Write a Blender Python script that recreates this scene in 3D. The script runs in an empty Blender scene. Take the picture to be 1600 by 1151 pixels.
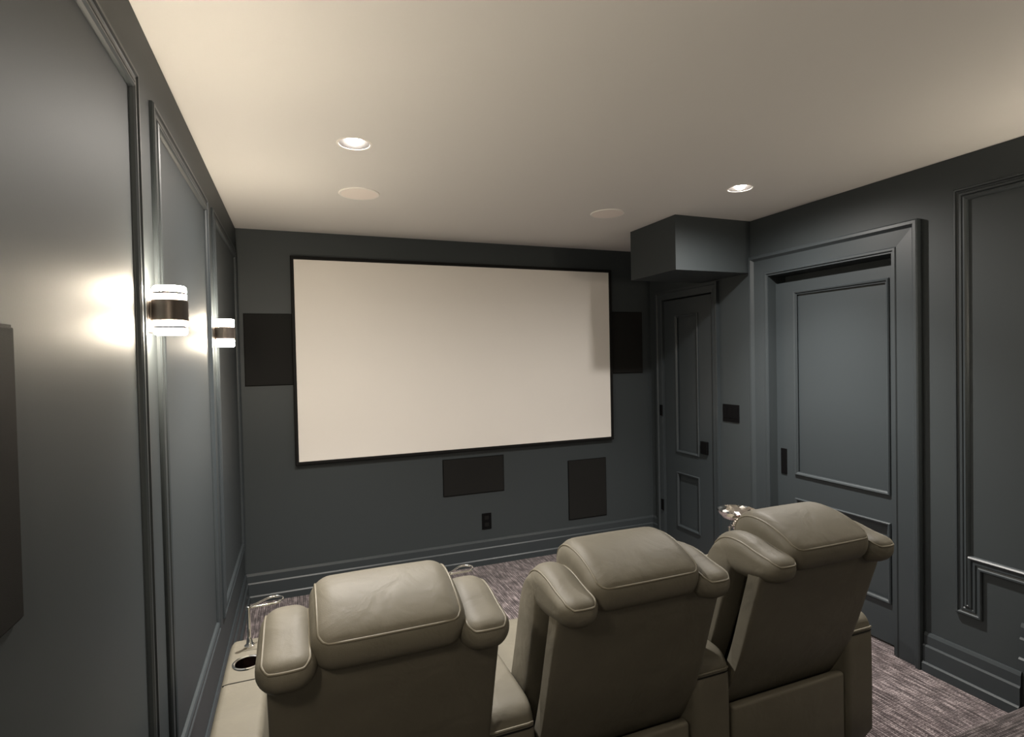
import bpy, bmesh, math, random
from mathutils import Vector, Matrix
random.seed(7)
S = bpy.context.scene
COL = S.collection
PI = math.pi

# ------------------------------------------------------------------ camera, world, exposure
HC = 1.562
F, YAW, PITCH, ROLL = 858.2454, 0.3718, -0.0184, -0.0207
cd = bpy.data.cameras.new('camera'); cam = bpy.data.objects.new('camera', cd); COL.objects.link(cam)
cd.sensor_fit = 'HORIZONTAL'; cd.sensor_width = 36.0; cd.lens = F / 1600 * 36.0
cd.clip_start = 0.02
cy, sy, cp, sp = math.cos(YAW), math.sin(YAW), math.cos(PITCH), math.sin(PITCH)
fw = Vector((sy*cp, cy*cp, sp)); rt = Vector((cy, -sy, 0)); up = rt.cross(fw)
r2 = math.cos(ROLL)*rt + math.sin(ROLL)*up; u2 = -math.sin(ROLL)*rt + math.cos(ROLL)*up
cam.matrix_world = Matrix(((r2.x, u2.x, -fw.x, 0), (r2.y, u2.y, -fw.y, 0), (r2.z, u2.z, -fw.z, HC), (0, 0, 0, 1)))
S.camera = cam
W = bpy.data.worlds.new('world'); S.world = W; W.use_nodes = True
W.node_tree.nodes['Background'].inputs[0].default_value = (0.5, 0.5, 0.55, 1)
W.node_tree.nodes['Background'].inputs[1].default_value = 0.0
S.view_settings.view_transform = 'Standard'; S.view_settings.look = 'None'
S.view_settings.gamma = 1.0; S.view_settings.use_curve_mapping = False
S.view_settings.exposure = 0.55
BEAM, FLOOD = 170.0, 75.0   # watts of each recessed lamp: its beam, its wide spill
DOWNLIGHT = 45.0        # emission strength of the recessed lamps
SCONCE_SIDE, SCONCE_UP, SCONCE_DOWN = 155.0, 160.0, 140.0   # emission strength of the sconce glass: its side, its end faces

# room (metres): camera stands at x = y = 0
XL, XR, YF, YB, H = -0.355, 2.827, 3.962, -1.7, 2.44

# ------------------------------------------------------------------ materials
def mat(name, col, rough=0.5, metal=0.0, spec=0.5, emis=None, strength=0.0, bump=None, vary=0.0, vscale=6.0, coat=0.0):
    m = bpy.data.materials.new(name); m.use_nodes = True
    nt = m.node_tree; b = nt.nodes['Principled BSDF']
    b.inputs['Base Color'].default_value = (*col, 1); b.inputs['Roughness'].default_value = rough
    b.inputs['Metallic'].default_value = metal; b.inputs['Specular IOR Level'].default_value = spec
    b.inputs['Coat Weight'].default_value = coat
    tc = nt.nodes.new('ShaderNodeTexCoord')
    if emis:
        b.inputs['Emission Color'].default_value = (*emis, 1); b.inputs['Emission Strength'].default_value = strength
    if vary:
        n = nt.nodes.new('ShaderNodeTexNoise'); n.inputs['Scale'].default_value = vscale; n.inputs['Detail'].default_value = 4
        r = nt.nodes.new('ShaderNodeValToRGB')
        r.color_ramp.elements[0].color = (*[c*(1-vary) for c in col], 1); r.color_ramp.elements[0].position = .3
        r.color_ramp.elements[1].color = (*[min(1, c*(1+vary)) for c in col], 1); r.color_ramp.elements[1].position = .7
        nt.links.new(tc.outputs['Object'], n.inputs['Vector']); nt.links.new(n.outputs[0], r.inputs[0])
        nt.links.new(r.outputs[0], b.inputs['Base Color'])
    if bump:
        sc, st, dist = bump
        n = nt.nodes.new('ShaderNodeTexNoise'); n.inputs['Scale'].default_value = sc; n.inputs['Detail'].default_value = 3
        bp = nt.nodes.new('ShaderNodeBump'); bp.inputs['Strength'].default_value = st; bp.inputs['Distance'].default_value = dist
        nt.links.new(tc.outputs['Object'], n.inputs['Vector']); nt.links.new(n.outputs[0], bp.inputs['Height'])
        nt.links.new(bp.outputs[0], b.inputs['Normal'])
    return m

def carpet_mat(name, k_, along_y=True):
    m = bpy.data.materials.new(name); m.use_nodes = True
    nt = m.node_tree; b = nt.nodes['Principled BSDF']; L = nt.links.new
    b.inputs['Roughness'].default_value = 0.95; b.inputs['Specular IOR Level'].default_value = 0.15
    b.inputs['Sheen Weight'].default_value = 0.25
    tc = nt.nodes.new('ShaderNodeTexCoord')
    def noise(sc, s, det=2):
        mp = nt.nodes.new('ShaderNodeMapping'); mp.inputs['Scale'].default_value = s if along_y else (s[1], s[0], s[2])
        n = nt.nodes.new('ShaderNodeTexNoise'); n.inputs['Scale'].default_value = sc; n.inputs['Detail'].default_value = det
        L(tc.outputs['Object'], mp.inputs['Vector']); L(mp.outputs[0], n.inputs['Vector']); return n
    n1 = noise(1.0, (110, 5, 5)); n2 = noise(1.0, (45, 14, 5)); n3 = noise(1.0, (320, 150, 60), 1)
    mx = nt.nodes.new('ShaderNodeMath'); mx.operation = 'ADD'; L(n1.outputs[0], mx.inputs[0]); L(n2.outputs[0], mx.inputs[1])
    mx2 = nt.nodes.new('ShaderNodeMath'); mx2.operation = 'MULTIPLY_ADD'; L(n3.outputs[0], mx2.inputs[0]); mx2.inputs[1].default_value = 0.7; L(mx.outputs[0], mx2.inputs[2])
    r = nt.nodes.new('ShaderNodeValToRGB'); e = r.color_ramp.elements
    e[0].position = 0.0; e[0].color = (0.030*k_, 0.022*k_, 0.024*k_, 1); e[1].position = 1.0; e[1].color = (0.40*k_, 0.34*k_, 0.345*k_, 1)
    k = r.color_ramp.elements.new(0.5); k.color = (0.112*k_, 0.086*k_, 0.091*k_, 1)
    def ribs(axis, pitch, wob):
        sx = nt.nodes.new('ShaderNodeSeparateXYZ'); L(tc.outputs['Object'], sx.inputs[0])
        m1 = nt.nodes.new('ShaderNodeMath'); m1.operation = 'MULTIPLY_ADD'; L(sx.outputs[axis], m1.inputs[0]); m1.inputs[1].default_value = 2*PI/pitch
        m0 = nt.nodes.new('ShaderNodeMath'); m0.operation = 'MULTIPLY'; L(n2.outputs[0], m0.inputs[0]); m0.inputs[1].default_value = wob; L(m0.outputs[0], m1.inputs[2])
        m2 = nt.nodes.new('ShaderNodeMath'); m2.operation = 'SINE'; L(m1.outputs[0], m2.inputs[0]); return m2
    ra, rb = ribs(0 if along_y else 1, .0125, 1.5), ribs(1 if along_y else 0, .0135, 14.0)
    rs = nt.nodes.new('ShaderNodeMath'); rs.operation = 'MULTIPLY_ADD'; L(rb.outputs[0], rs.inputs[0]); rs.inputs[1].default_value = .55; L(ra.outputs[0], rs.inputs[2])
    rm = nt.nodes.new('ShaderNodeMath'); rm.operation = 'MULTIPLY_ADD'; L(rs.outputs[0], rm.inputs[0]); rm.inputs[1].default_value = .12; L(mx2.outputs[0], rm.inputs[2])
    mx2 = rm
    mr = nt.nodes.new('ShaderNodeMapRange'); mr.inputs['From Min'].default_value = 1.08; mr.inputs['From Max'].default_value = 1.68
    L(mx2.outputs[0], mr.inputs[0]); L(mr.outputs[0], r.inputs[0]); L(r.outputs[0], b.inputs['Base Color'])
    bp = nt.nodes.new('ShaderNodeBump'); bp.inputs['Strength'].default_value = 0.8; bp.inputs['Distance'].default_value = 0.004
    L(mr.outputs[0], bp.inputs['Height']); L(bp.outputs[0], b.inputs['Normal'])
    return m

M = {}
M['paint'] = mat('charcoal_wall_paint', (0.036, 0.044, 0.048), 0.56, spec=0.4, bump=(220, 0.08, 0.001))
M['trim'] = mat('charcoal_trim_paint', (0.036, 0.044, 0.049), 0.42, spec=0.45)
M['ceiling'] = mat('ceiling_paint', (0.74, 0.73, 0.71), 0.62, spec=0.35, bump=(160, 0.05, 0.001))
M['carpet'] = carpet_mat('ribbed_carpet', 0.74)
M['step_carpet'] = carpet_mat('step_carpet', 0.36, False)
M['leather'] = mat('greige_leather', (0.120, 0.111, 0.087), 0.56, spec=0.32, bump=(420, 0.22, 0.0012), vary=0.07, vscale=9)
nt = M['leather'].node_tree; b_ = nt.nodes['Principled BSDF']; old = b_.inputs['Normal'].links[0].from_node
n_ = nt.nodes.new('ShaderNodeTexNoise'); n_.inputs['Scale'].default_value = 11; n_.inputs['Detail'].default_value = 3; n_.inputs['Distortion'].default_value = 0.6
b2 = nt.nodes.new('ShaderNodeBump'); b2.inputs['Strength'].default_value = 0.35; b2.inputs['Distance'].default_value = 0.012
tc_ = nt.nodes.new('ShaderNodeTexCoord'); nt.links.new(tc_.outputs['Object'], n_.inputs['Vector']); nt.links.new(n_.outputs[0], b2.inputs['Height'])
nt.links.new(b2.outputs[0], old.inputs['Normal'])
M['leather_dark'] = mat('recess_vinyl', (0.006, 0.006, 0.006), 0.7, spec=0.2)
M['piping'] = mat('greige_piping', (0.14, 0.127, 0.094), 0.5)
M['chrome'] = mat('chrome', (0.86, 0.85, 0.83), 0.09, 1.0)
M['silver'] = mat('hammered_silver', (0.90, 0.86, 0.82), 0.07, 1.0)
M['cup'] = mat('cup_bore', (0.16, 0.12, 0.11), 0.25, 1.0)
M['screen'] = mat('screen_cloth', (0.82, 0.79, 0.75), 0.85, spec=0.1)
M['black'] = mat('black_velvet', (0.006, 0.006, 0.006), 0.7, spec=0.2)
M['plastic'] = mat('black_plastic', (0.003, 0.003, 0.0035), 0.6, spec=0.1)
M['grille'] = mat('dark_grille_cloth', (0.015, 0.015, 0.0145), 0.75, spec=0.10, bump=(900, 0.4, 0.001))
M['bronze'] = mat('bronze_metal', (0.09, 0.075, 0.065), 0.42, 0.7)
M['bronze_plate'] = mat('dark_bronze_plate', (0.016, 0.012, 0.010), 0.6, 0.0, spec=0.2)
M['speaker_white'] = mat('speaker_white', (0.94, 0.87, 0.82), 0.7, bump=(900, 0.3, 0.001))
M['can'] = mat('lamp_can', (0.022, 0.020, 0.019), 0.4, 0.0)
M['white_trim'] = mat('white_trim_ring', (0.92, 0.89, 0.85), 0.5)
M['lamp'] = mat('lamp_lens', (0.8, 0.8, 0.8), 0.4, emis=(1.0, 0.92, 0.82), strength=DOWNLIGHT)
M['puck'] = mat('glowing_glass_side', (0.9, 0.9, 0.85), 0.2, emis=(1.0, 0.86, 0.67), strength=SCONCE_SIDE)
M['puck_up'] = mat('glowing_glass_top', (0.9, 0.9, 0.85), 0.2, emis=(1.0, 0.86, 0.67), strength=SCONCE_UP)
M['puck_down'] = mat('glowing_glass_base', (0.9, 0.9, 0.85), 0.2, emis=(1.0, 0.86, 0.67), strength=SCONCE_DOWN)

# ------------------------------------------------------------------ mesh helpers
def finish(name, bm, m, parent=None, smooth=None, loc=None):
    bmesh.ops.recalc_face_normals(bm, faces=bm.faces[:])
    me = bpy.data.meshes.new(name); bm.to_mesh(me); bm.free()
    if m: me.materials.append(m)
    if smooth is not None:
        me.polygons.foreach_set('use_smooth', [True]*len(me.polygons))
        me.set_sharp_from_angle(angle=math.radians(smooth))
    o = bpy.data.objects.new(name, me); COL.objects.link(o)
    if parent: o.parent = parent
    if loc: o.location = loc
    return o

def box(bm, x0, x1, y0, y1, z0, z1, bev=0.0, seg=2):
    mtx = Matrix.Translation(((x0+x1)/2, (y0+y1)/2, (z0+z1)/2)) @ Matrix.Diagonal((x1-x0, y1-y0, z1-z0, 1))
    if not bev:
        bmesh.ops.create_cube(bm, size=1, matrix=mtx); return
    t = bmesh.new(); bmesh.ops.create_cube(t, size=1, matrix=mtx)
    bmesh.ops.bevel(t, geom=t.edges[:], offset=bev, segments=seg, profile=0.5, affect='EDGES')
    tmp = bpy.data.meshes.new('tmp'); t.to_mesh(tmp); t.free(); bm.from_mesh(tmp); bpy.data.meshes.remove(tmp)

def lathe(bm, prof, n=32, c=(0, 0, 0), twist=None):
    rings = []
    for i, (r, z) in enumerate(prof):
        if r < 1e-6: rings.append([bm.verts.new((c[0], c[1], c[2]+z))])
        else:
            off = (i % 2)*PI/n if twist else 0
            rings.append([bm.verts.new((c[0]+r*math.cos(2*PI*k/n+off), c[1]+r*math.sin(2*PI*k/n+off), c[2]+z)) for k in range(n)])
    for a, b in zip(rings, rings[1:]):
        for k in range(n):
            k2 = (k+1) % n
            if len(a) == 1 and len(b) == 1: continue
            if len(a) == 1: bm.faces.new((a[0], b[k], b[k2]))
            elif len(b) == 1: bm.faces.new((a[k], a[k2], b[0]))
            elif twist:
                if twist and rings.index(a) % 2 == 0:
                    bm.faces.new((a[k], a[k2], b[k])); bm.faces.new((a[k2], b[k2], b[k]))
                else:
                    bm.faces.new((a[k], b[k2], b[k])); bm.faces.new((a[k], a[k2], b[k2]))
            else: bm.faces.new((a[k], a[k2], b[k2], b[k]))

def tube(bm, pts, r, n=8, closed=False):
    pts = [Vector(p) for p in pts]; N = len(pts); rings = []
    tang = []
    for i in range(N):
        a = pts[(i-1) % N] if (closed or i > 0) else pts[0]
        b = pts[(i+1) % N] if (closed or i < N-1) else pts[-1]
        tang.append((b-a).normalized())
    ref = Vector((0, 0, 1)) if abs(tang[0].z) < .9 else Vector((1, 0, 0))
    u = tang[0].cross(ref).normalized()
    for i in range(N):
        t = tang[i]; u = (u - t*u.dot(t)).normalized(); v = t.cross(u)
        rings.append([bm.verts.new(pts[i] + r*(math.cos(2*PI*k/n)*u + math.sin(2*PI*k/n)*v)) for k in range(n)])
    for i in range(N if closed else N-1):
        a, b = rings[i], rings[(i+1) % N]
        for k in range(n): bm.faces.new((a[k], a[(k+1) % n], b[(k+1) % n], b[k]))
    if not closed:
        bm.faces.new(rings[0]); bm.faces.new(rings[-1][::-1])

def chaikin(p, it=2, closed=True):
    p = [tuple(q) for q in p]
    for _ in range(it):
        o = []
        n = len(p)
        for i in range(n if closed else n-1):
            a, b = p[i], p[(i+1) % n]
            o.append(tuple(.75*x+.25*y for x, y in zip(a, b))); o.append(tuple(.25*x+.75*y for x, y in zip(a, b)))
        if not closed: o = [p[0]] + o + [p[-1]]
        p = o
    return p

def puff(bm, prof, hw, r, seg=6, cx=0.0, mid=4, crown=0.0):
    """closed yz profile swept along x from cx-hw to cx+hw, its ends rounded with radius r"""
    cyy = sum(p[0] for p in prof)/len(prof); czz = sum(p[1] for p in prof)/len(prof)
    ry = max(abs(p[0]-cyy) for p in prof); rz = max(abs(p[1]-czz) for p in prof)
    xs = []
    for k in range(seg+1):
        a = PI/2*k/seg; xs.append((-hw + r*(1-math.sin(a)), r*(1-math.cos(a))))
    xs = xs[::-1]
    mids = [(-hw+r + (2*hw-2*r)*i/(mid+1), 0.0) for i in range(1, mid+1)]
    full = xs + mids + [(-x, e) for x, e in xs[::-1]]
    rings = []
    for x, e in full:
        g = 1 + crown*(1-(x/hw)**2)
        fy, fz = max(.02, (ry-e)/ry), max(.02, (rz-e)/rz)
        rings.append([bm.verts.new((cx+x, cyy+(y-cyy)*fy*g, czz+(z-czz)*fz*g)) for y, z in prof])
    n = len(prof)
    for a, b in zip(rings, rings[1:]):
        for k in range(n): bm.faces.new((a[k], a[(k+1) % n], b[(k+1) % n], b[k]))
    bm.faces.new(rings[0]); bm.faces.new(rings[-1][::-1])

def cut(o, cutters):
    for c in cutters:
        md = o.modifiers.new('b', 'BOOLEAN'); md.operation = 'DIFFERENCE'; md.object = c; md.solver = 'EXACT'
    dg = bpy.context.evaluated_depsgraph_get(); dg.update()
    me = bpy.data.meshes.new_from_object(o.evaluated_get(dg)); o.modifiers.clear(); o.data = me
    for c in cutters: bpy.data.objects.remove(c)

def tag(o, label=None, cat=None, group=None):
    if label: o['label'] = label
    if cat: o['category'] = cat
    if group: o['group'] = group
    return o
def thing(name, label, cat, loc=(0, 0, 0), rz=0, group=None):
    o = bpy.data.objects.new(name, None); COL.objects.link(o); o.location = loc; o.rotation_euler = (0, 0, rz)
    o.empty_display_size = .1
    return tag(o, label, cat, group)
def struct(name, bm, m, smooth=None):
    o = finish(name, bm, m, smooth=smooth); o['kind'] = 'structure'; return o
def struct_empty(name, loc=(0, 0, 0)):
    o = bpy.data.objects.new(name, None); COL.objects.link(o); o.location = loc; o['kind'] = 'structure'; return o
def dup(root, loc, label=None, group=None):
    r = root.copy(); COL.objects.link(r); r.location = loc
    if label: r['label'] = label
    if group: r['group'] = group
    for ch in root.children:
        c = ch.copy(); COL.objects.link(c); c.parent = r
        for g in ch.children:
            d = g.copy(); COL.objects.link(d); d.parent = c
    return r

# plane maps: (along, z, out) -> xyz
def on_left(a, z, o): return (XL+o, a, z)
def on_right(a, z, o): return (XR-o, a, z)
def on_front(a, z, o): return (a, YF-o, z)

def mouldings(parent, fmap, pts, prof, closed=True, m=None, name='moulding'):
    """mitred lengths of moulding along an outline; prof = (inward, out) points; one mesh per length"""
    P = [Vector(p) for p in pts]; n = len(P)
    area = sum(P[i].x*P[(i+1) % n].y-P[(i+1) % n].x*P[i].y for i in range(n))
    sgn = 1 if area > 0 else -1
    def nrm(a, b):
        d = (b-a).normalized(); return Vector((-d.y, d.x))*sgn
    E = n if closed else n-1
    mit = []
    for i in range(n):
        if closed or 0 < i < n-1:
            n0, n1 = nrm(P[i-1], P[i]), nrm(P[i], P[(i+1) % n]); mit.append((n0+n1)/(1+n0.dot(n1)))
        elif i == 0: mit.append(nrm(P[0], P[1]))
        else: mit.append(nrm(P[-2], P[-1]))
    out = []
    for i in range(E):
        j = (i+1) % n; bm = bmesh.new()
        A = [bm.verts.new(fmap(*(P[i]+mit[i]*t), h)) for t, h in prof]
        B = [bm.verts.new(fmap(*(P[j]+mit[j]*t), h)) for t, h in prof]
        for k in range(len(prof)):
            k2 = (k+1) % len(prof); bm.faces.new((A[k], A[k2], B[k2], B[k]))
        bm.faces.new(A); bm.faces.new(B[::-1])
        out.append(finish(name, bm, m or M['trim'], parent))
    return out

PANEL = [(0, 0), (0, .007), (.004, .011), (.011, .011), (.014, .007), (.021, .005), (.025, .009), (.033, .009), (.037, .006), (.041, .011), (.049, .013), (.055, .009), (.058, .003), (.058, 0)]
CASING = [(0, 0), (0, .034), (.006, .038), (.020, .038), (.026, .030), (.034, .020), (.112, .016), (.118, .021), (.128, .021), (.134, .012), (.14, .012), (.14, 0)]
SMALLCASE = [(0, 0), (0, .026), (.016, .026), (.022, .016), (.060, .013), (.07, .010), (.07, 0)]

# ------------------------------------------------------------------ room shell
T = 0.14
D1 = (1.90, 2.685, 2.055)       # sliding door opening: y0, y1, top
D2 = (3.205, 3.79, 2.015)       # closet door opening
bm = bmesh.new(); box(bm, XL-T, XR+T, YB-T, YF+T, -.1, 0); struct('floor', bm, M['carpet'])
bm = bmesh.new(); box(bm, XL-T, XL, YB-T, YF+T, 0, H); struct('wall_left', bm, M['paint'])
bm = bmesh.new(); box(bm, XL, XR, YF, YF+T, 0, H); struct('wall_front', bm, M['paint'])
bm = bmesh.new(); box(bm, XL, XR, YB-T, YB, 0, H); struct('wall_back', bm, M['paint'])
bm = bmesh.new()
ys = [YB-T, D1[0], D1[1], D2[0], D2[1], YF+T]
box(bm, XR, XR+T, ys[0], ys[1], 0, H); box(bm, XR, XR+T, ys[2], ys[3], 0, H); box(bm, XR, XR+T, ys[4], ys[5], 0, H)
box(bm, XR, XR+T, D1[0], D1[1], D1[2], H); box(bm, XR, XR+T, D2[0], D2[1], D2[2], H)
box(bm, XR+T, XR+T+.02, D1[0]-.1, D1[1]+.1, 0, D1[2]+.1); box(bm, XR+T, XR+T+.02, D2[0]-.1, D2[1]+.1, 0, D2[2]+.1)
struct('wall_right', bm, M['paint'])
LAMPS = [(0.236, 2.305), (2.216, 2.290)]
bm = bmesh.new(); box(bm, XL-T, XR+T, YB-T, YF+T, H, H+.12); ceil = struct('ceiling', bm, M['ceiling'])
cs = []
for x, y in LAMPS:
    b = bmesh.new(); lathe(b, [(0, -.05), (.0615, -.05), (.0615, .09), (0, .09)], 40, (x, y, H)); cs.append(finish('cutter', b, None))
cut(ceil, cs)
bm = bmesh.new(); box(bm, 2.222, XR, 2.838, 3.333, 2.097, H); struct('soffit', bm, M['paint'])
# platform behind the seats: rounded carpeted nosing
bm = bmesh.new()
pr = [(YB, 0), (1.225, 0), (1.225, .15)] + [(1.212+.028*math.cos(a), .172+.028*math.sin(a)) for a in [(-.5+k*.17)*1 for k in range(0, 13)]] + [(YB, .2)]
A = [bm.verts.new((XL, y, z)) for y, z in pr]; B = [bm.verts.new((XR, y, z)) for y, z in pr]
for k in range(len(pr)): bm.faces.new((A[k], A[(k+1) % len(pr)], B[(k+1) % len(pr)], B[k]))
bm.faces.new(A); bm.faces.new(B[::-1]); struct('platform', bm, M['step_carpet'], smooth=40)

# baseboards: three stepped lengths, swept along the walls
BASE = [(0, 0), (.030, 0), (.030, .040), (.024, .047), (.020, .047), (.020, .122), (.015, .130), (.012, .130), (.012, .172), (.006, .188), (0, .188)]
def base_run(fmap, a0, a1, z0=0.0, bm=None):
    A = [bm.verts.new(fmap(a0, z0+z, o)) for o, z in BASE]; B = [bm.verts.new(fmap(a1, z0+z, o)) for o, z in BASE]
    for k in range(len(BASE)): bm.faces.new((A[k], A[(k+1) % len(BASE)], B[(k+1) % len(BASE)], B[k]))
    bm.faces.new(A); bm.faces.new(B[::-1])
bm = bmesh.new(); base_run(on_left, 1.37, YF, 0, bm); base_run(on_left, YB, 1.37, .212, bm); struct('baseboard_left', bm, M['trim'])
bm = bmesh.new(); base_run(on_front, XL, XR, 0, bm); struct('baseboard_front', bm, M['trim'])
bm = bmesh.new(); base_run(on_right, 1.37, 1.757, 0, bm); base_run(on_right, YB, 1.37, .212, bm); base_run(on_right, 2.83, 3.135, 0, bm); base_run(on_right, 3.86, YF, 0, bm)
struct('baseboard_right', bm, M['trim'])

# panel moulding frames
def rect(a0, a1, z0, z1): return [(a0, z0), (a1, z0), (a1, z1), (a0, z1)]
n = 1
for r in (rect(.40, 1.597, .565, 2.278), rect(1.742, 2.722, .39, 2.278), rect(2.868, 3.885, .375, 2.285)):
    e = struct_empty('trim_%d' % n); n += 1; mouldings(e, on_left, r, PANEL)
e = struct_empty('trim_%d' % n); n += 1
mouldings(e, on_right, [(1.618, .345), (1.618, 2.29), (.94, 2.29), (.94, .565), (1.512, .565), (1.512, .345)], [(a, h*1.35) for a, h in PANEL])
e = struct_empty('trim_%d' % n); n += 1
mouldings(e, on_right, [(D1[0]-.14, 0), (D1[0]-.14, D1[2]+.14), (D1[1]+.14, D1[2]+.14), (D1[1]+.14, 0)], CASING, closed=False, name='casing')
e = struct_empty('trim_%d' % n); n += 1
mouldings(e, on_right, [(D2[0]-.07, 0), (D2[0]-.07, D2[2]+.07), (D2[1]+.07, D2[2]+.07), (D2[1]+.07, 0)], SMALLCASE, closed=False, name='casing')

# doors
BEAD = [(0, 0), (0, .006), (.005, .011), (.012, .009), (.022, -.004), (.022, 0)]
def panel_door(name, y0, y1, top, depth, panels, bot=.012):
    """leaf with recessed panels; x = depth behind the wall face"""
    x0 = XR+depth; bm = bmesh.new()
    pa = [p[0] for p in panels]; pb = [p[1] for p in panels]
    ya, yb = pa[0], pb[0]
    box(bm, x0, x0+.036, y0, ya, bot, top); box(bm, x0, x0+.036, yb, y1, bot, top)
    zs = [bot] + [v for p in panels for v in (p[2], p[3])] + [top]
    for k in range(0, len(zs), 2): box(bm, x0, x0+.036, ya, yb, zs[k], zs[k+1])
    d = struct(name, bm, M['trim'])
    for (a, b, z0, z1) in panels:
        q = bmesh.new(); box(q, x0+.013, x0+.024, a, b, z0, z1); pn = finish('panel', q, M['trim'], d)
        mouldings(pn, lambda al, z, o: (x0-o, al, z), rect(a, b, z0, z1), BEAD, name='bead')
    return d
d1 = panel_door('door_1', 1.905, 2.72, 2.004, .055, [(1.955, 2.548, .225, .655), (1.955, 2.548, .800, 1.942)])
bm = bmesh.new(); box(bm, XR+.050, XR+.056, 2.610, 2.655, .790, .952, .002); finish('flush_pull', bm, M['plastic'], d1)['label'] = 'black flush pull'
d2 = panel_door('door_2', D2[0]+.004, D2[1]-.004, 2.005, .012, [(3.375, 3.645, .178, .622), (3.375, 3.645, .78, 1.88)])
bm = bmesh.new(); box(bm, XR-.006, XR+.013, 3.277, 3.350, .812, .907, .004); finish('latch', bm, M['plastic'], d2)['label'] = 'black square latch plate'
for z in (.317, 1.105):
    bm = bmesh.new(); box(bm, XR-.016, XR-.012, 3.795, 3.830, z-.045, z+.045, .002); lathe(bm, [(0, -.045), (.006, -.045), (.006, .045), (0, .045)], 10, (XR-.018, 3.797, z))
    finish('hinge', bm, M['plastic'], d2)['label'] = 'black hinge'

# ------------------------------------------------------------------ wall fittings
t = thing('projector_screen', 'large blank white projection screen in thin black frame on front wall', 'screen', (1.197, YF, 1.574))
fw_, fh_ = 2.418/2, 1.360/2
bm = bmesh.new(); box(bm, -fw_, fw_, -.030, -.012, -fh_, fh_); finish('screen_surface', bm, M['screen'], t)
FR = [(0, 0), (0, .036), (.004, .040), (.018, .040), (.022, .034), (.022, 0)]
o_ = .018
mouldings(t, lambda a, z, o: (a, -o, z), rect(-fw_-o_, fw_+o_, -fh_-o_, fh_+o_), FR, m=M['black'], name='frame_bar')

def grille(label, fmap, a0, a1, z0, z1, group=None):
    c = fmap((a0+a1)/2, (z0+z1)/2, 0); t = thing('wall_speaker', label, 'speaker', c, 0, group)
    def loc(a, z, o): p = fmap(a, z, o); return (p[0]-c[0], p[1]-c[1], p[2]-c[2])
    def slab(name, m, a, b, z_0, z_1, o0, o1, bev):
        p, q = loc(a, z_0, o0), loc(b, z_1, o1); bm = bmesh.new()
        box(bm, min(p[0], q[0]), max(p[0], q[0]), min(p[1], q[1]), max(p[1], q[1]), min(p[2], q[2]), max(p[2], q[2]), bev); finish(name, bm, m, t)
    slab('frame', M['plastic'], a0, a1, z0, z1, 0.0, .006, .001)
    slab('grille', M['grille'], a0+.004, a1-.004, z0+.004, z1-.004, .004, .010, .002)
    return t
grille('dark upright speaker grille on front wall between screen and sconce wall', on_front, -.322, -.015, 1.415, 1.890)
grille('dark upright speaker grille on front wall tucked under the soffit beside screen', on_front, 2.41, 2.738, 1.417, 1.932)
grille('wide dark speaker grille low on front wall above the power outlet', on_front, .978, 1.458, .547, .823)
grille('tall dark speaker grille low on front wall below screen corner', on_front, 2.010, 2.362, .246, .727)
grille('dark speaker grille set inside the first panel of the sconce wall', on_left, .56, .912, 1.231, 1.620)

def outlet(label, fmap, a, z, name='power_outlet', cat='outlet', w=.075, h=.122, rock=0):
    c = fmap(a, z, 0); t = thing(name, label, cat, c)
    def part(nm, m, a0, a1, z0, z1, o0, o1, bev=.001):
        p = fmap(a+a0, z+z0, o0); q = fmap(a+a1, z+z1, o1); bm = bmesh.new()
        lo = [min(p[i], q[i])-c[i] for i in range(3)]; hi = [max(p[i], q[i])-c[i] for i in range(3)]
        box(bm, lo[0], hi[0], lo[1], hi[1], lo[2], hi[2], bev); finish(nm, bm, m, t)
    part('cover_plate', M['plastic'], -w/2, w/2, -h/2, h/2, 0, .006, .002)
    if rock:
        for k in range(rock):
            c0 = -w/2 + w*(k+.5)/rock; part('rocker', M['plastic'], c0-.016, c0+.016, -.034, .034, .005, .009)
    else:
        for s in (-1, 1): part('socket', M['black'], -.017, .017, s*.026-.014, s*.026+.014, .005, .008)
outlet('black power outlet low on front wall below wide grille', on_front, 1.311, .327)
outlet('black power outlet low on sconce wall near front corner', on_left, 2.93, .50)
outlet('black switch plate on wall between closet door and sliding door', on_right, 3.03, 1.146, 'switch_plate', 'switch', .155, .122, 3)

# sconces
def sconce(y, label, loc=None):
    t = thing('wall_sconce', label, 'sconce', (XL, y, 1.703), 0, 'glowing wall sconces')
    bm = bmesh.new(); box(bm, 0, .010, -.034, .034, -.056, .056, .002); finish('backplate', bm, M['bronze_plate'], t)
    bm = bmesh.new(); box(bm, .006, .03, -.013, .013, -.02, .02); lathe(bm, [(0, -.027), (.039, -.027), (.041, -.025), (.041, .025), (.039, .027), (0, .027)], 40, (.053, 0, 0)); finish('body', bm, M['bronze'], t, 35)
    for s in (1, -1):
        bm = bmesh.new()
        pf = [(0, .027), (.034, .027), (.0375, .030), (.0375, .041), (.0300, .0435), (.0375, .046), (.0375, .058), (.034, .062), (0, .062)]
        lathe(bm, [(r, s*z) for r, z in pf], 40, (.053, 0, 0)); pk = finish('glass_puck', bm, M['puck'], t, 35)
        pk.data.materials.append(M['puck_up' if s > 0 else 'puck_down'])
        pk.data.materials.append(M['bronze'])
        for f in pk.data.polygons:
            if abs(f.center.z) > .0615: f.material_index = 1
            elif .0412 < abs(f.center.z) < .0458: f.material_index = 2
    return t
s1 = sconce(1.640, 'lit bronze sconce between first and second wall panels, the larger')
s2 = dup(s1, (XL, 2.790, 1.703), 'lit bronze sconce nearest the front corner, the smaller')

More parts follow.
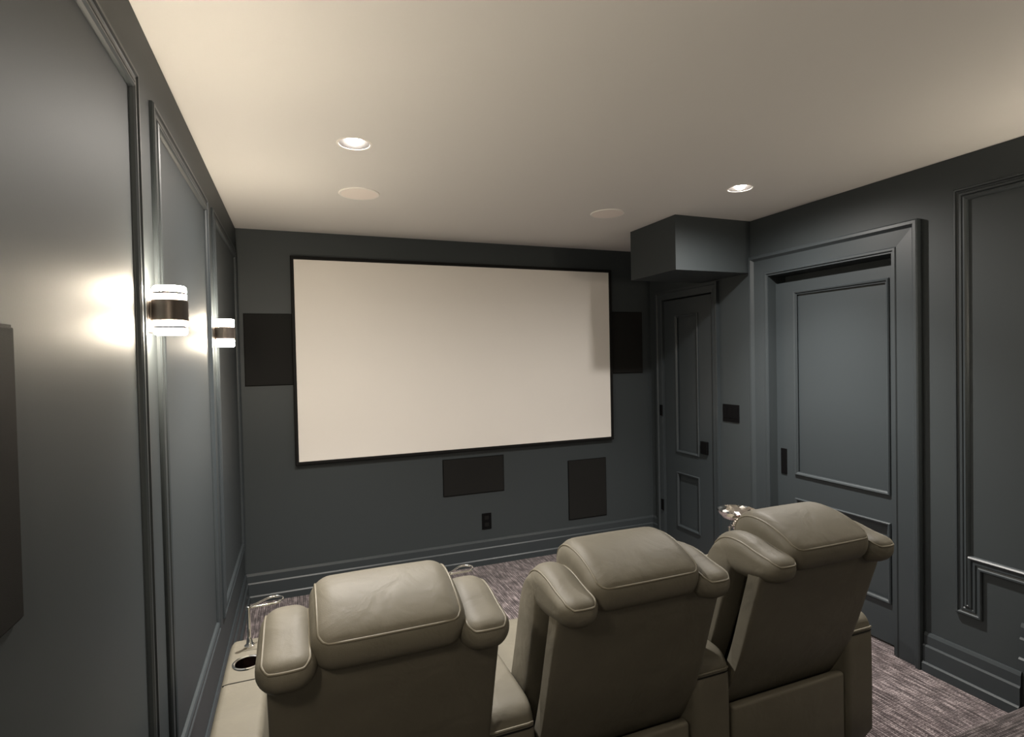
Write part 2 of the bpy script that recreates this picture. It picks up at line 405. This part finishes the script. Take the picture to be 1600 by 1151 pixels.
# same sconces, unseen behind the camera; rearmost pair added to brighten the ceiling
dup(s1, (XL, .49, 1.703), 'lit bronze sconce on sconce wall above the platform')
dup(s1, (XL, -.66, 1.703), 'unseen bronze sconce added for ceiling light, sconce wall at the back of the room')
for y, lab in ((.85, 'lit bronze sconce on door wall above the platform'), (-.66, 'unseen bronze sconce added for ceiling light, door wall at the back of the room')):
    dup(s1, (XR, y, 1.703), lab).rotation_euler = (0, 0, PI)

# ceiling fittings
dl = None
for k, (x, y) in enumerate(LAMPS):
    lab = ['lit recessed downlight in ceiling above the sconce side', 'lit recessed downlight in ceiling near the sliding door'][k]
    if dl is None:
        dl = thing('recessed_downlight', lab, 'ceiling light', (x, y, H), 0, 'recessed downlights')
        bm = bmesh.new(); lathe(bm, [(.0612, 0.0), (.060, .002), (.050, .042), (.0612, .042)], 40); finish('reflector_can', bm, M['can'], dl, 40)
        bm = bmesh.new(); lathe(bm, [(.0605, 0), (.0608, -.0008), (.067, -.0014), (.070, -.0006), (.070, 0)], 40); finish('trim_ring', bm, M['white_trim'], dl, 40)
        bm = bmesh.new(); lathe(bm, [(0, -.005), (.012, -.004), (.022, .001), (.030, .014), (.031, .041), (0, .041)], 32); finish('lens', bm, M['lamp'], dl, 60)
        for nm, wt, an in (('beam', BEAM, 104), ('spill', FLOOD, 174)):
            sd = bpy.data.lights.new(nm, 'SPOT'); sd.energy = wt; sd.color = (1.0, 0.94, 0.87); sd.spot_size = math.radians(an); sd.spot_blend = 1.0; sd.shadow_soft_size = .025
            so = bpy.data.objects.new(nm, sd); COL.objects.link(so); so.parent = dl; so.location = (0, 0, -.012)
    else: dup(dl, (x, y, H), lab)
sp_ = None
for k, (x, y) in enumerate([(.323, 2.975), (1.797, 2.940)]):
    lab = ['round flush ceiling speaker just in front of left downlight', 'round flush ceiling speaker beside the soffit'][k]
    lab = ['round flush ceiling speaker on the sconce side of the room', 'round flush ceiling speaker nearest the soffit'][k]
    if sp_ is None:
        sp_ = thing('ceiling_speaker', lab, 'speaker', (x, y, H), 0, 'round ceiling speakers')
        bm = bmesh.new(); lathe(bm, [(.093, -.0045), (.1005, -.0055), (.104, -.003), (.104, 0), (.093, 0)], 48); finish('rim', bm, M['white_trim'], sp_, 40)
        bm = bmesh.new(); lathe(bm, [(0, -.004), (.093, -.004), (.093, 0), (0, 0)], 48); finish('grille', bm, M['speaker_white'], sp_, 40)
    else: dup(sp_, (x, y, H), lab)

# ------------------------------------------------------------------ recliners
YR = 1.35          # rear plane of the row
def head_profile(dz, low, crest, dy=0.0):
    # rear foot, rear seam, sloped rear top, crest, front, front foot
    p = [(-.120+dy, .900+low), (-.150+dy, .920+low), (-.158+dy, .965+dz), (-.146+dy, .992+dz), (-.085+dy, 1.025+crest), (-.015+dy, 1.046+crest), (.055+dy, 1.046+crest), (.105+dy, 1.012+crest), (.115+dy, .95+dz), (.09+dy, .89+low), (0+dy, .88+low)]
    return chaikin(p, 2)
def puff_point(prof, hw, r, cx, x, y, z, crown=0.0):
    cyy = sum(p[0] for p in prof)/len(prof); czz = sum(p[1] for p in prof)/len(prof)
    ry = max(abs(p[0]-cyy) for p in prof); rz = max(abs(p[1]-czz) for p in prof)
    t = max(0.0, min(1.0, (abs(x)-(hw-r))/r)); e = r*(1-math.sqrt(1-t*t)); g = 1+crown*(1-(x/hw)**2)
    return (cx+x, cyy+(y-cyy)*max(.02, (ry-e)/ry)*g, czz+(z-czz)*max(.02, (rz-e)/rz)*g)
def piping(parent, prof, hw, r, cx, crown):
    """welt that follows the pillow's surface: down one side of its top, along the rear seam, up the other"""
    n = len(prof); rear = [p for p in prof if p[0] < .112]
    k0 = max(range(n), key=lambda k: prof[k][0]); seq = []
    k = k0
    ks = min(range(n), key=lambda k: (prof[k][0], prof[k][1]))          # rearmost point
    ks += 2
    while k != ks: seq.append(prof[k]); k = (k-1) % n
    seq.append(prof[ks])
    x = hw-r*.30; path = [puff_point(prof, hw, r, cx, -x, *p, crown) for p in seq[:-2]]
    m = 10
    for i in range(m+1):
        xx = -x+r*.25+(2*x-r*.5)*i/m; path.append(puff_point(prof, hw, r, cx, xx, *seq[-1], crown))
    path += [puff_point(prof, hw, r, cx, x, *p, crown) for p in seq[:-2][::-1]]
    bm = bmesh.new(); tube(bm, chaikin(path, 1, False), .0031, 8); return finish('piping', bm, M['piping'], parent, 60)

def arm(parent, x0, x1):
    """upholstered armrest with a cup holder near its front"""
    cx = (x0+x1)/2; hw = (x1-x0)/2
    prof = chaikin([(.0, .03), (-.002, .52), (.004, .588), (.03, .622), (.10, .628), (.50, .628), (.66, .628), (.74, .617), (.765, .58), (.77, .30), (.77, .03)], 2)
    bm = bmesh.new()
    n = len(prof)
    xs = [(-hw, .016), (-hw+.004, .007), (-hw+.012, .001), (-hw+.02, 0), (hw-.02, 0), (hw-.012, .001), (hw-.004, .007), (hw, .016)]
    cyy, czz = .385, .30; rings = []
    for x, e in xs:
        rings.append([bm.verts.new((cx+x, cyy+(y-cyy)*(1-e/.385), czz+(z-czz)*(1-e/.30) if z > .1 else z)) for y, z in prof])
    for a, b in zip(rings, rings[1:]):
        for k in range(n): bm.faces.new((a[k], a[(k+1) % n], b[(k+1) % n], b[k]))
    bm.faces.new(rings[0]); bm.faces.new(rings[-1][::-1])
    a = finish('armrest', bm, M['leather'], parent, 50)
    return a, cx
def arm_details(a, cx, hw):
    yc = .540
    b = bmesh.new(); lathe(b, [(0, .53), (.0385, .53), (.0385, .70), (0, .70)], 32, (cx, yc, 0)); c = finish('cutter', b, None, None)
    c.parent = a.parent; bpy.context.view_layer.update(); cut(a, [c])
    a.data.polygons.foreach_set('use_smooth', [True]*len(a.data.polygons)); a.data.set_sharp_from_angle(angle=math.radians(45))
    b = bmesh.new(); lathe(b, [(.0355, .626), (.0355, .6305), (.039, .633), (.044, .6315), (.045, .628), (.038, .626)], 40, (cx, yc, 0)); finish('cup_holder_ring', b, M['chrome'], a, 50)
    b = bmesh.new(); lathe(b, [(.0372, .630), (.036, .545), (.030, .536), (0, .534)], 32, (cx, yc, 0)); finish('cup_holder', b, M['cup'], a, 50)
    # seams: one across the top behind the cup holder, one across the rear
    b = bmesh.new(); tube(b, [(cx-hw+.006, .435, .6255), (cx-hw+.02, .435, .6283), (cx+hw-.02, .435, .6283), (cx+hw-.006, .435, .6255)], .0016, 6); finish('seam', b, M['leather_dark'], a)
    for dz in (0, -.012):
        b = bmesh.new(); tube(b, [(cx-hw+.008, .006, .578+dz), (cx-hw+.022, .0010, .579+dz), (cx+hw-.022, .0010, .579+dz), (cx+hw-.008, .006, .578+dz)], .0022 if dz else .0035, 6); finish('seam', b, M['leather_dark'] if dz else M['piping'], a)

def recliner(cx, label, arms, wing=.054):
    t = thing('recliner', label, 'recliner', (cx, YR, 0), 0, 'leather home theatre recliners')
    hw = .254
    bm = bmesh.new(); box(bm, -hw+.006, hw-.006, .004, .036, .03, .442, .010, 3); finish('lower_panel', bm, M['leather'], t, 40)
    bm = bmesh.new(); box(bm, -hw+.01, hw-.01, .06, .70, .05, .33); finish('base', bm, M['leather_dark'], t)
    bm = bmesh.new(); puff(bm, chaikin([(.20, .31), (.20, .45), (.30, .475), (.72, .49), (.80, .47), (.815, .40), (.80, .31)], 2), hw, .03, 5); finish('seat', bm, M['leather'], t, 50)
    bm = bmesh.new(); box(bm, -hw+.012, hw-.012, .76, .815, .08, .30, .02, 3); finish('footrest', bm, M['leather'], t, 40)
    # back: rear panel, dark recess, front cushion
    rear = [(.100, .375), (.062, .42), (.020, .50), (-.030, .62), (-.080, .78), (-.120, .90), (-.128, .945)]
    fr = [(y+.045, z+.01) for y, z in rear[::-1]]
    fr[0] = (-.08, .955)
    bm = bmesh.new(); puff(bm, chaikin(rear+fr, 2), .258, .022, 5, .012); finish('back_panel', bm, M['leather'], t, 50)
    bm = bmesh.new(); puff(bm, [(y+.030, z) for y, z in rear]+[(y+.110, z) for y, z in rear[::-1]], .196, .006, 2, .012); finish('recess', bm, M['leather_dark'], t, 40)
    cu = [(.215, .40), (.145, .46), (.080, .62), (.025, .78), (-.015, .91), (.0, .965), (.06, .975), (.11, .91), (.165, .75), (.22, .60), (.28, .46), (.28, .40)]
    bm = bmesh.new(); puff(bm, chaikin(cu, 2), .258, .035, 6, .003); finish('back_cushion', bm, M['leather'], t, 50)
    pf = head_profile(0, 0, 0)
    bm = bmesh.new(); puff(bm, pf, .170, .050, 9, .012, 10, .02); h = finish('headrest', bm, M['leather'], t, 60)
    piping(h, pf, .170, .050, .012, .02)
    pf = head_profile(-.030, -.015, -.055, -.014)
    for s in (-1, 1):
        bm = bmesh.new(); puff(bm, pf, wing, .046, 10, s*(.1555+wing)+.010, 4, .05); w = finish('side_pillow', bm, M['leather'], t, 60)
        piping(w, pf, wing, .046, s*(.1555+wing)+.010, .05)
    for x0, x1 in arms:
        a, ac = arm(t, x0-cx, x1-cx); arm_details(a, ac, (x1-x0)/2)
    return t
recliner(.168, 'greige leather recliner beside the sconce wall, arm on each side', [(-.235, -.105), (.430, .576)], .060)
recliner(.838, 'greige leather recliner in the middle of the row of three', [(1.102, 1.244)])
recliner(1.504, 'greige leather recliner at the sliding door end of the row', [(1.760, 1.894)])

# chrome loop holders on the arm fronts
def holder(x, y, label):
    t = thing('glass_holder', label, 'holder', (x, y, .628), 0, 'chrome loop holders on the armrests')
    bm = bmesh.new(); lathe(bm, [(0, 0), (.016, 0), (.016, .006), (.010, .012), (.0075, .03), (0, .03)], 24); finish('socket', bm, M['chrome'], t, 40)
    bm = bmesh.new(); lathe(bm, [(0, .02), (.006, .02), (.006, .124), (.008, .126), (.008, .134), (0, .136)], 16); finish('post', bm, M['chrome'], t, 40)
    cx, cyy, r = .074, .030, .030
    d = math.atan2(cyy, cx); L = math.hypot(cx, cyy); h = math.acos(r/L)
    pts = [(0, 0, .130)]
    a0 = d+PI-h; a1 = d-PI+h
    N = 24
    for k in range(N+1):
        a = a0 + (a1-a0)*k/N; pts.append((cx+r*math.cos(a), cyy+r*math.sin(a), .130))
    bm = bmesh.new(); tube(bm, pts, .0038, 10, closed=True); finish('loop', bm, M['chrome'], t, 60)
    return t
h1 = holder(-.172, 1.998, 'chrome loop holder on armrest beside the sconce wall')
dup(h1, (.505, 1.998, .628), 'chrome loop holder beyond the first recliner headrest')
dup(h1, (1.845, 1.998, .628), 'chrome loop holder carrying the faceted silver coupe')

# faceted silver coupe standing in the last loop
t = thing('silver_coupe', 'faceted silver coupe held beside the last recliner near sliding door', 'bowl', (1.919, 2.028, .628))
bm = bmesh.new(); lathe(bm, [(.014, .146), (.034, .149), (.060, .160), (.080, .178), (.090, .196), (.087, .197), (.082, .188), (.074, .179), (.064, .170), (.052, .162), (.038, .157), (.022, .153), (0, .152)], 18, twist=True)
for v in bm.verts:
    if v.co.z < .195: v.co += Vector((random.uniform(-1, 1), random.uniform(-1, 1), random.uniform(-1, 1)))*.0016
bmesh.ops.triangulate(bm, faces=bm.faces[:]); finish('bowl', bm, M['silver'], t)
bm = bmesh.new(); lathe(bm, [(0, .150), (.010, .148), (.016, .138), (.026, .122), (.020, .108), (.008, .088), (.0055, .07), (.0055, .012), (.022, .004), (.026, 0), (0, 0)], 14, twist=True); finish('stem', bm, M['silver'], t)
